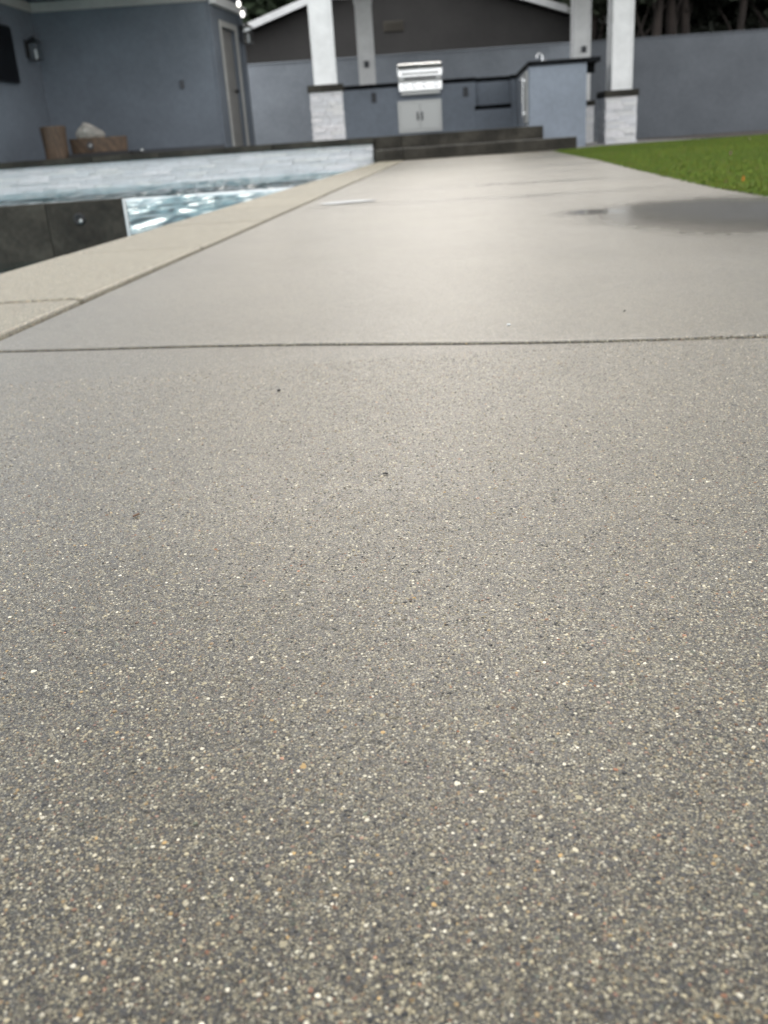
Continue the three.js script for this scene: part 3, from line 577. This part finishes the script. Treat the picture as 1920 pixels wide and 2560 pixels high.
// ---------------------------------------------------------------- kitchen
{
  const t = thing('kitchen_counter', 'long blue-grey stucco kitchen counter with black top and open niche', 'counter');
  const z = -20.5, zb = -21.4;
  part('body', blk(-0.32, 2.445, 0.345, 1.315, z, zb, 0.006), M.paint, t);
  part('niche_base', blk(2.446, 3.175, 0.345, 0.785, z, zb, 0.004), M.paint, t);
  part('niche_back', blk(2.446, 3.175, 0.786, 1.310, z - 0.20, zb, 0.004), M.paint, t);
  part('pier', blk(3.176, 3.60, 0.345, 1.315, z, zb, 0.006), M.paint, t);
  part('niche_shelf', blk(2.425, 3.165, 0.787, 0.862, z + 0.025, z - 0.199, 0.006), M.slate, t);
  part('countertop', blk(-0.34, 2.46, 1.316, 1.392, z + 0.03, zb - 0.02, 0.008), M.slate, t);
  part('countertop', blk(2.461, 3.15, 1.312, 1.388, z - 0.17, zb - 0.02, 0.008), M.slate, t);
  part('countertop', blk(3.151, 3.34, 1.316, 1.392, z + 0.03, zb - 0.02, 0.008), M.slate, t);
  for (const [x, y] of [[0.375, 1.145], [2.245, 1.135]]) part('outlet_cover', blk(x - 0.05, x + 0.05, y - 0.09, y + 0.09, z + 0.022, z - 0.002, 0.004), M.plastic, t);
}
{
  const t = thing('grill', 'stainless steel built-in gas grill with four knobs in the counter', 'grill'), z = -20.46;
  const prof = new THREE.Shape(); prof.moveTo(0.06, 0); prof.lineTo(0.06, 0.06); prof.quadraticCurveTo(0.05, 0.19, -0.10, 0.215); prof.lineTo(-0.42, 0.215); prof.quadraticCurveTo(-0.50, 0.21, -0.50, 0.14); prof.lineTo(-0.50, 0); prof.closePath();
  const hg = new THREE.ExtrudeGeometry(prof, { depth: 0.86, bevelEnabled: true, bevelSize: 0.015, bevelThickness: 0.015, bevelSegments: 3, curveSegments: 14 });
  hg.rotateY(-Math.PI / 2); // shape x -> z, extrude -> -x
  hg.translate(0.897 + 0.86, 1.495, z);
  part('firebox', blk(0.90, 1.75, 1.4025, 1.479, z + 0.045, z - 0.42, 0.006), M.steelDull, t);
  part('vent_slot', blk(1.0, 1.65, 1.425, 1.458, z + 0.047, z + 0.03, 0.002), M.blackIron, t);
  const hood = part('hood', hg, M.steel, t);
  const hz = z + 0.125;
  part('handle', moved(cyl(0.013, 0.013, 0.74, 14), 1.325, 1.535, hz, 0, 0, Math.PI / 2), M.steelDull, hood);
  for (const x of [0.99, 1.66]) part('handle_mount', moved(chamferBox(0.03, 0.035, 0.07, 0.004), x, 1.535, hz - 0.035), M.steelDull, hood);
  part('thermometer', moved(cyl(0.036, 0.036, 0.02, 24), 1.325, 1.625, z + 0.045, 0, Math.PI / 2 - 0.35), M.steelDull, hood);
  part('control_panel', blk(0.888, 1.762, 1.205, 1.384, z + 0.10, z - 0.3, 0.014), M.steel, t);
  part('front_rail', blk(0.884, 1.766, 1.386, 1.402, z + 0.108, z - 0.3, 0.005), M.steelDull, t);
  for (const x of [1.02, 1.20, 1.41, 1.64]) { const k = part('knob', moved(cyl(0.026, 0.032, 0.04, 20), x, 1.305, z + 0.122, 0, Math.PI / 2), M.chrome, t); part('bezel', moved(new THREE.TorusGeometry(0.037, 0.006, 8, 24), x, 1.305, z + 0.103), M.blackIron, k); }
  part('drip_tray', blk(0.93, 1.72, 1.14, 1.203, z + 0.07, z - 0.03, 0.006), M.steelDull, t);
}
{
  const t = thing('access_doors', 'pair of stainless steel cabinet doors below the grill', 'cabinet doors'), z = -20.5;
  part('frame', blk(0.845, 1.745, 0.435, 1.045, z + 0.018, z - 0.002, 0.006), M.steelDull, t);
  for (const [a, b, h] of [[0.905, 1.278, 1.245], [1.305, 1.690, 1.338]]) { const d = part('door', blk(a, b, 0.490, 0.995, z + 0.034, z + 0.0185, 0.005), M.steelDull, t); part('handle', blk(h - 0.016, h + 0.016, 0.66, 0.82, z + 0.062, z + 0.0345, 0.006), M.plastic, d); }
}
const FI = frame(2.98, -17.3, 0.0925);
{
  const t = thing('bar_counter', 'blue-grey stucco bar counter with overhanging black top beside the steps', 'counter');
  part('body', FI(0, 3.17, -0.02, 1.318, 0.006, 0.98), M.paint, t);
  part('countertop', FI(-0.03, 3.20, 1.3195, 1.392, -0.02, 1.21, 0.008), M.slate, t);
  part('bracket', FI(0.25, 0.31, 1.16, 1.318, 0.981, 1.15), M.slate, t); part('bracket', FI(2.6, 2.66, 1.16, 1.318, 0.981, 1.15), M.slate, t);
}
{
  const t = thing('refrigerator', 'stainless steel undercounter refrigerator in the side of the bar counter', 'refrigerator');
  part('door', FI(0.16, 0.80, 0.44, 1.27, -0.035, 0.005), M.steelDull, t);
  part('kick_plate', FI(0.16, 0.80, 0.358, 0.435, -0.01, 0.005), M.steel, t);
  part('handle', moved(cyl(0.008, 0.008, 0.62, 12), ...FI.at(0.22, 0.86, -0.085).toArray()), M.chrome, t);
  for (const y of [0.60, 1.12]) part('handle_mount', FI(0.21, 0.23, y - 0.012, y + 0.012, -0.08, -0.034), M.chrome, t);
  const t2 = thing('ice_drawer', 'stainless steel drawer beside the refrigerator in the bar counter', 'drawer');
  part('front', FI(0.88, 1.45, 0.80, 1.27, -0.03, 0.005), M.steelDull, t2);
  const p = FI.at(1.165, 1.18, -0.07);
  part('handle', moved(cyl(0.012, 0.012, 0.4, 12), p.x, p.y, p.z, -Math.atan(0.0925), Math.PI / 2), M.chrome, t2);
  for (const tt of [0.99, 1.34]) part('handle_mount', FI(tt - 0.01, tt + 0.01, 1.17, 1.19, -0.066, -0.029), M.chrome, t2);
}
{
  const t = thing('faucet', 'curved chrome faucet standing on the bar counter top', 'faucet'), x = 3.36, z = -18.1;
  part('spout', tube([[x, 1.392, z], [x, 1.50, z], [x - 0.01, 1.545, z], [x - 0.05, 1.565, z], [x - 0.09, 1.545, z], [x - 0.095, 1.50, z]], 0.011, 24, 10), M.chrome, t);
  part('base', moved(cyl(0.026, 0.03, 0.03, 20), x, 1.407, z), M.chrome, t);
  part('lever', moved(cyl(0.006, 0.008, 0.07, 10), x + 0.045, 1.45, z, 0, 0, -1.1), M.chrome, t);
}

// ---------------------------------------------------------------- on the patio edge
{
  const t = thing('tree_stump', 'upright brown log stump standing at the patio edge', 'stump'), r = rng(44);
  const g = new THREE.CylinderGeometry(0.185, 0.175, 0.462, 26, 6); const p = g.attributes.position;
  for (let i = 0; i < p.count; i++) { const a = Math.atan2(p.getZ(i), p.getX(i)), y = p.getY(i), rad = Math.hypot(p.getX(i), p.getZ(i)); if (rad < 0.05) continue; const k = 1 + 0.05 * Math.sin(a * 3 + 1) + 0.03 * Math.sin(a * 7 + y * 5) + 0.05 * Math.pow(Math.abs(y) / 0.23, 3); p.setXYZ(i, p.getX(i) * k, y, p.getZ(i) * k); }
  g.computeVertexNormals(); part('trunk', moved(g, -4.70, 0.352 + 0.231, -15.53), M.wood, t);
  part('cut_face', moved(cyl(0.178, 0.18, 0.012, 26), -4.70, 0.352 + 0.468, -15.53), M.wood, t);
}
{
  const t = thing('log_table', 'low wide wooden log block with a metal medallion on a black tray', 'log block');
  const g = new THREE.CylinderGeometry(0.44, 0.425, 0.215, 40, 3); const p = g.attributes.position;
  for (let i = 0; i < p.count; i++) { const a = Math.atan2(p.getZ(i), p.getX(i)), k = 1 + 0.02 * Math.sin(a * 4 + 2) + 0.012 * Math.sin(a * 9); p.setXYZ(i, p.getX(i) * k, p.getY(i), p.getZ(i) * k * 0.62); }
  g.computeVertexNormals(); part('log', moved(g, -4.06, 0.412 + 0.1085, -15.66), M.wood, t);
  const md = part('medallion', moved(new THREE.TorusGeometry(0.045, 0.010, 8, 20), -4.13, 0.51, -15.38), M.plastic, t);
  part('boss', moved(new THREE.SphereGeometry(0.026, 14, 10), -4.13, 0.51, -15.385), M.steelDull, md);
  part('tray', blk(-4.50, -3.56, 0.354, 0.411, -15.38, -15.94, 0.012), M.blackIron, t);
  part('tray_arm', blk(-3.558, -3.36, 0.362, 0.392, -15.50, -15.58, 0.008), M.blackIron, t);
  part('fitting', moved(new THREE.SphereGeometry(0.028, 14, 10), -3.385, 0.398, -15.54), M.steelDull, t);
}
{
  const g = new THREE.IcosahedronGeometry(1, 5), p = g.attributes.position, n = new THREE.Vector3();
  for (let i = 0; i < p.count; i++) { n.fromBufferAttribute(p, i); const k = 1 + 0.22 * (fbm(n.x * 1.6 + 4, n.y * 1.6 + n.z * 1.3, 88, 4) - 0.5) * 2; const y = n.y * k; p.setXYZ(i, n.x * k * 0.225 * (1 - 0.34 * Math.max(0, y)) - 0.05 * Math.max(0, y), Math.max(-0.35, y) * 0.155, n.z * k * 0.17); }
  g.computeVertexNormals();
  solo('boulder', moved(g, -4.17, 0.630 + 0.054, -15.62), M.boulder, 'pale rough rock lying on top of the wooden log block', 'rock');
}

// ---------------------------------------------------------------- small litter
function leafGeo(l, w, curl) { const s = new THREE.Shape(); s.moveTo(0, 0); s.quadraticCurveTo(w, l * 0.4, 0, l); s.quadraticCurveTo(-w, l * 0.4, 0, 0); const g = new THREE.ExtrudeGeometry(s, { depth: 0.0006, bevelEnabled: false, curveSegments: 6 }); const p = g.attributes.position; for (let i = 0; i < p.count; i++) { const y = p.getY(i) / l; p.setZ(i, p.getZ(i) + curl * l * (y * y) + Math.abs(p.getX(i)) * 0.4); } g.computeVertexNormals(); return g; }
const leaves = [
  ['fallen_leaf', [1.415, 0.004, -3.60], [0.1, 0.3, 0.15], 0.032, 0.013, M.leafOrange, 'orange leaf standing in the grass at the lawn edge'],
  ['fallen_leaf', [4.25, 0.03, -10.7], [-1.2, 0.8, 0], 0.06, 0.025, M.leafBrown, 'brown leaf lying flat in the far grass'],
  ['fallen_leaf', [2.35, 0.03, -6.2], [-1.1, 2.0, 0], 0.045, 0.02, M.leafBrown, 'dark curled leaf caught in the grass beside the deck'],
];
for (const [n, pos, rot, l, w, m, label] of leaves) { const o = solo(n, leafGeo(l, w, 0.25), m, label, 'leaf', 'fallen leaves'); o.position.set(...pos); o.rotation.set(...rot); }
{
  const bit = (x, z, l, w, m, a, label, name, cat) => { const o = solo(name, moved(new THREE.CapsuleGeometry(w, l, 4, 8), 0, w * 0.8, 0, a, 0, Math.PI / 2), m, label, cat, 'debris on the deck'); o.position.set(x, 0.0006, z); };
  bit(-0.166, -0.577, 0.0042, 0.0007, M.leafBrown, 0.9, 'tiny brown twig lying on the near concrete', 'twig', 'twig');
  bit(0.003, -0.627, 0.0032, 0.0006, M.blackIron, -0.3, 'tiny black splinter lying on the near concrete', 'splinter', 'splinter');
  bit(-0.096, -0.898, 0.0014, 0.0011, M.blackIron, 0.2, 'small black seed lying before the saw cut', 'seed', 'seed');
  bit(0.173, -1.16, 0.003, 0.0010, M.tile, 0.1, 'small white chip lying just past the saw cut', 'stone_chip', 'chip');
  bit(0.33, -1.20, 0.001, 0.0010, M.blackIron, 0.7, 'small dark pebble lying past the saw cut', 'loose_pebble', 'pebble');
}

// ---------------------------------------------------------------- neighbour's house
{
  const t = thing('neighbour_house', 'dark brown gabled house with white roof edge behind the yard wall', 'house'), z = -31.6, ax = 1.55, ay = 5.33, k = 0.317, x0 = -4.85, x1 = 7.95;
  const yAt = (x) => ay - k * Math.abs(x - ax);
  const s = new THREE.Shape([[-4.5, -0.1], [7.6, -0.1], [7.6, yAt(7.6) - 0.2], [ax, ay - 0.2], [-4.5, yAt(-4.5) - 0.2]].map(p => new THREE.Vector2(...p)));
  const g = new THREE.ExtrudeGeometry(s, { depth: 8, bevelEnabled: false }); g.translate(0, 0, z - 8); part('wall', g, M.gable, t);
  const bar = (xa, xb, off, th, z0, z1, m, name) => { const q = new THREE.Shape([[xa, yAt(xa) - off], [xb, yAt(xb) - off], [xb, yAt(xb) - off - th], [xa, yAt(xa) - off - th]].map(p => new THREE.Vector2(...p))); const gg = new THREE.ExtrudeGeometry(q, { depth: z0 - z1, bevelEnabled: false }); gg.translate(0, 0, z1); part(name, gg, m, t); };
  bar(x0, ax - 0.003, -0.02, 0.20, -31.0, -31.06, M.white, 'rake_board'); bar(ax + 0.003, x1, -0.02, 0.20, -31.0, -31.06, M.white, 'rake_board');
  bar(x0, ax - 0.003, -0.01, 0.10, -31.065, -39.8, M.shingle, 'roof'); bar(ax + 0.003, x1, -0.01, 0.10, -31.065, -39.8, M.shingle, 'roof');
  bar(x0 + 0.05, ax - 0.003, 0.095, 0.03, -31.065, z + 0.002, M.soffit, 'soffit'); bar(ax + 0.003, x1 - 0.05, 0.095, 0.03, -31.065, z + 0.002, M.soffit, 'soffit');
  const v = part('gable_vent', blk(1.0, 1.62, 3.45, 3.74, z + 0.04, z - 0.01, 0.008), M.vent, t);
  for (let i = 0; i < 6; i++) part('louvre', moved(chamferBox(0.56, 0.008, 0.04, 0.002), 1.31, 3.485 + i * 0.044, z + 0.045, 0, 0.5), M.vent, v);
}

// ---------------------------------------------------------------- trees
function crown(r, centres, n, leaf, tone) { // small leaf faces gathered in clumps through the crown
  const P = [], C = [], Nn = [], v = new THREE.Vector3(), a = new THREE.Vector3(), b = new THREE.Vector3(), nn = new THREE.Vector3();
  for (let i = 0; i < n; i++) {
    const [cx, cy, cz, cr] = centres[Math.floor(r() * centres.length)];
    v.set(r() - 0.5, r() - 0.5, r() - 0.5).normalize().multiplyScalar(cr * Math.pow(r(), 0.45)); v.y *= 0.75; v.x += cx; v.y += cy; v.z += cz;
    a.set(r() - 0.5, (r() - 0.5) * 0.7, r() - 0.5).normalize(); b.set(r() - 0.5, (r() - 0.5) * 0.7, r() - 0.5).cross(a).normalize();
    const l = leaf * (0.6 + 0.8 * r()), w = l * (0.28 + 0.2 * r()); nn.crossVectors(b, a).normalize();
    const q = [v.clone().addScaledVector(a, -l), v.clone().addScaledVector(b, w), v.clone().addScaledVector(a, l), v.clone().addScaledVector(b, -w)];
    const k = 0.7 + 0.6 * r();
    for (const e of [0, 1, 2, 0, 2, 3]) { P.push(q[e].x, q[e].y, q[e].z); Nn.push(nn.x, nn.y, nn.z); C.push(tone[0] * k, tone[1] * k, tone[2] * k); }
  }
  const g = new THREE.BufferGeometry(); g.setAttribute('position', new THREE.Float32BufferAttribute(P, 3)); g.setAttribute('normal', new THREE.Float32BufferAttribute(Nn, 3)); g.setAttribute('color', new THREE.Float32BufferAttribute(C, 3)); return g;
}
function limb(pts, r0, r1, r) { // tapered, crooked limb
  const c = new THREE.CatmullRomCurve3(pts.map(p => new THREE.Vector3(...p))), seg = 16, rad = 8, g = new THREE.TubeGeometry(c, seg, 1, rad), p = g.attributes.position, n = g.attributes.normal;
  for (let j = 0; j <= seg; j++) for (let i = 0; i <= rad; i++) { const k = j * (rad + 1) + i, q = c.getPointAt(j / seg), w = (r0 + (r1 - r0) * j / seg) * (1 + 0.16 * Math.sin(i * 2.4 + j)); p.setXYZ(k, q.x + n.getX(k) * w, q.y + n.getY(k) * w, q.z + n.getZ(k) * w); }
  return g;
}
function tree(x, z, h, spread, low, leafN, leaf, tone, label, group, seed, stems = 1) {
  const t = thing('evergreen_tree', label, 'tree', group), r = rng(seed);
  for (let s = 0; s < stems; s++) {
    const dx = stems > 1 ? (s - (stems - 1) / 2) * 0.42 : 0, lean = (r() - 0.5) * 0.9;
    part('trunk', limb([[x + dx, -0.05, z], [x + dx + lean * 0.2, h * 0.15, z], [x + dx * 1.4 + lean * 0.55, h * 0.32, z + (r() - 0.5) * 0.3], [x + dx * 2 + lean, h * 0.7, z + (r() - 0.5) * 0.5]], 0.10 + 0.10 * r(), 0.05, r), M.bark, t);
    for (let k = 0; k < 2; k++) { const y = 2.0 + k * 0.9 + r() * 0.5, a = r() * 6.28, l = 0.5 + r() * 0.6; part('limb', limb([[x + dx + lean * 0.3, y, z], [x + dx + lean * 0.3 + Math.cos(a) * l * 0.5, y + 0.35 + r() * 0.3, z + Math.sin(a) * l * 0.4], [x + dx + Math.cos(a) * l, y + 1.1, z + Math.sin(a) * l * 0.7]], 0.05, 0.015, r), M.bark, t); }
  }
  const cs = []; for (let k = 0; k < 46; k++) { const u = r(), y = low + (h - low) * u, w = spread * Math.sin(Math.PI * (0.18 + 0.80 * (1 - Math.pow(u, 1.3) * 0.95))) * (low < 1 ? 0.8 : 1) * Math.sqrt(r()), a = r() * 6.283; cs.push([x + Math.cos(a) * w, y, z + Math.sin(a) * w, spread * (0.24 + 0.22 * r())]); }
  part('crown', crown(r, cs, leafN, leaf, tone), M.leafDark, t);
}
const DARK = [0.036, 0.046, 0.026], DEEP = [0.022, 0.027, 0.017], GREEN = [0.030, 0.048, 0.022];
[[7.6, -27.2, 3], [8.9, -27.6, 2], [10.2, -27.3, 1], [11.4, -27.5, 2], [13.0, -27.4, 2], [6.9, -29.5, 1]].forEach(([x, z, st], i) =>
  tree(x, z, 8.5 + (i % 3), 2.2, 3.7, 12000, 0.19, DARK, ['brown multi-stemmed evergreen tree behind the wall beside the lawn pillar', 'evergreen tree with two brown stems behind the yard wall', 'evergreen tree with one pale slanting trunk behind the yard wall', 'evergreen tree with a forked dim trunk behind the wall end', 'evergreen tree farthest along the yard wall', 'slim evergreen tree between the wall and the neighbour house'][i], 'bare-stemmed evergreens behind the yard wall', 300 + i, st));
[[8.2, -31.2], [10.4, -31.0], [12.6, -31.3], [14.8, -31.0], [17, -31.2], [9.3, -33], [11.5, -33.2], [13.7, -33]].forEach(([x, z], i) => tree(x, z, 7.5 + (i % 2), 1.7, 0.3, 15000, 0.22, DEEP, 'dense dark evergreen tree filling the gap behind the bare stems', 'dense evergreens behind the bare stems', 330 + i));
const roofTree = (list, label, seed) => list.forEach(([x, z, h], i) => tree(x, z, h, 3.4, 0.8, 16000, 0.34, GREEN, label, 'trees behind the neighbour house', seed + i));
roofTree([[-1.8, -43, 15]], 'tall dark green tree rising over the gable slope of the neighbour house', 370);
roofTree([[-5.6, -42, 14], [-4.0, -40, 12], [-7.2, -39, 12]], 'dark green tree showing between the pool house eave and the neighbour roof', 350);
roofTree([[9.4, -38.5, 12], [8.2, -40.5, 13]], 'dark green tree showing past the low end of the neighbour roof', 360);

renderer.render(scene, camera);
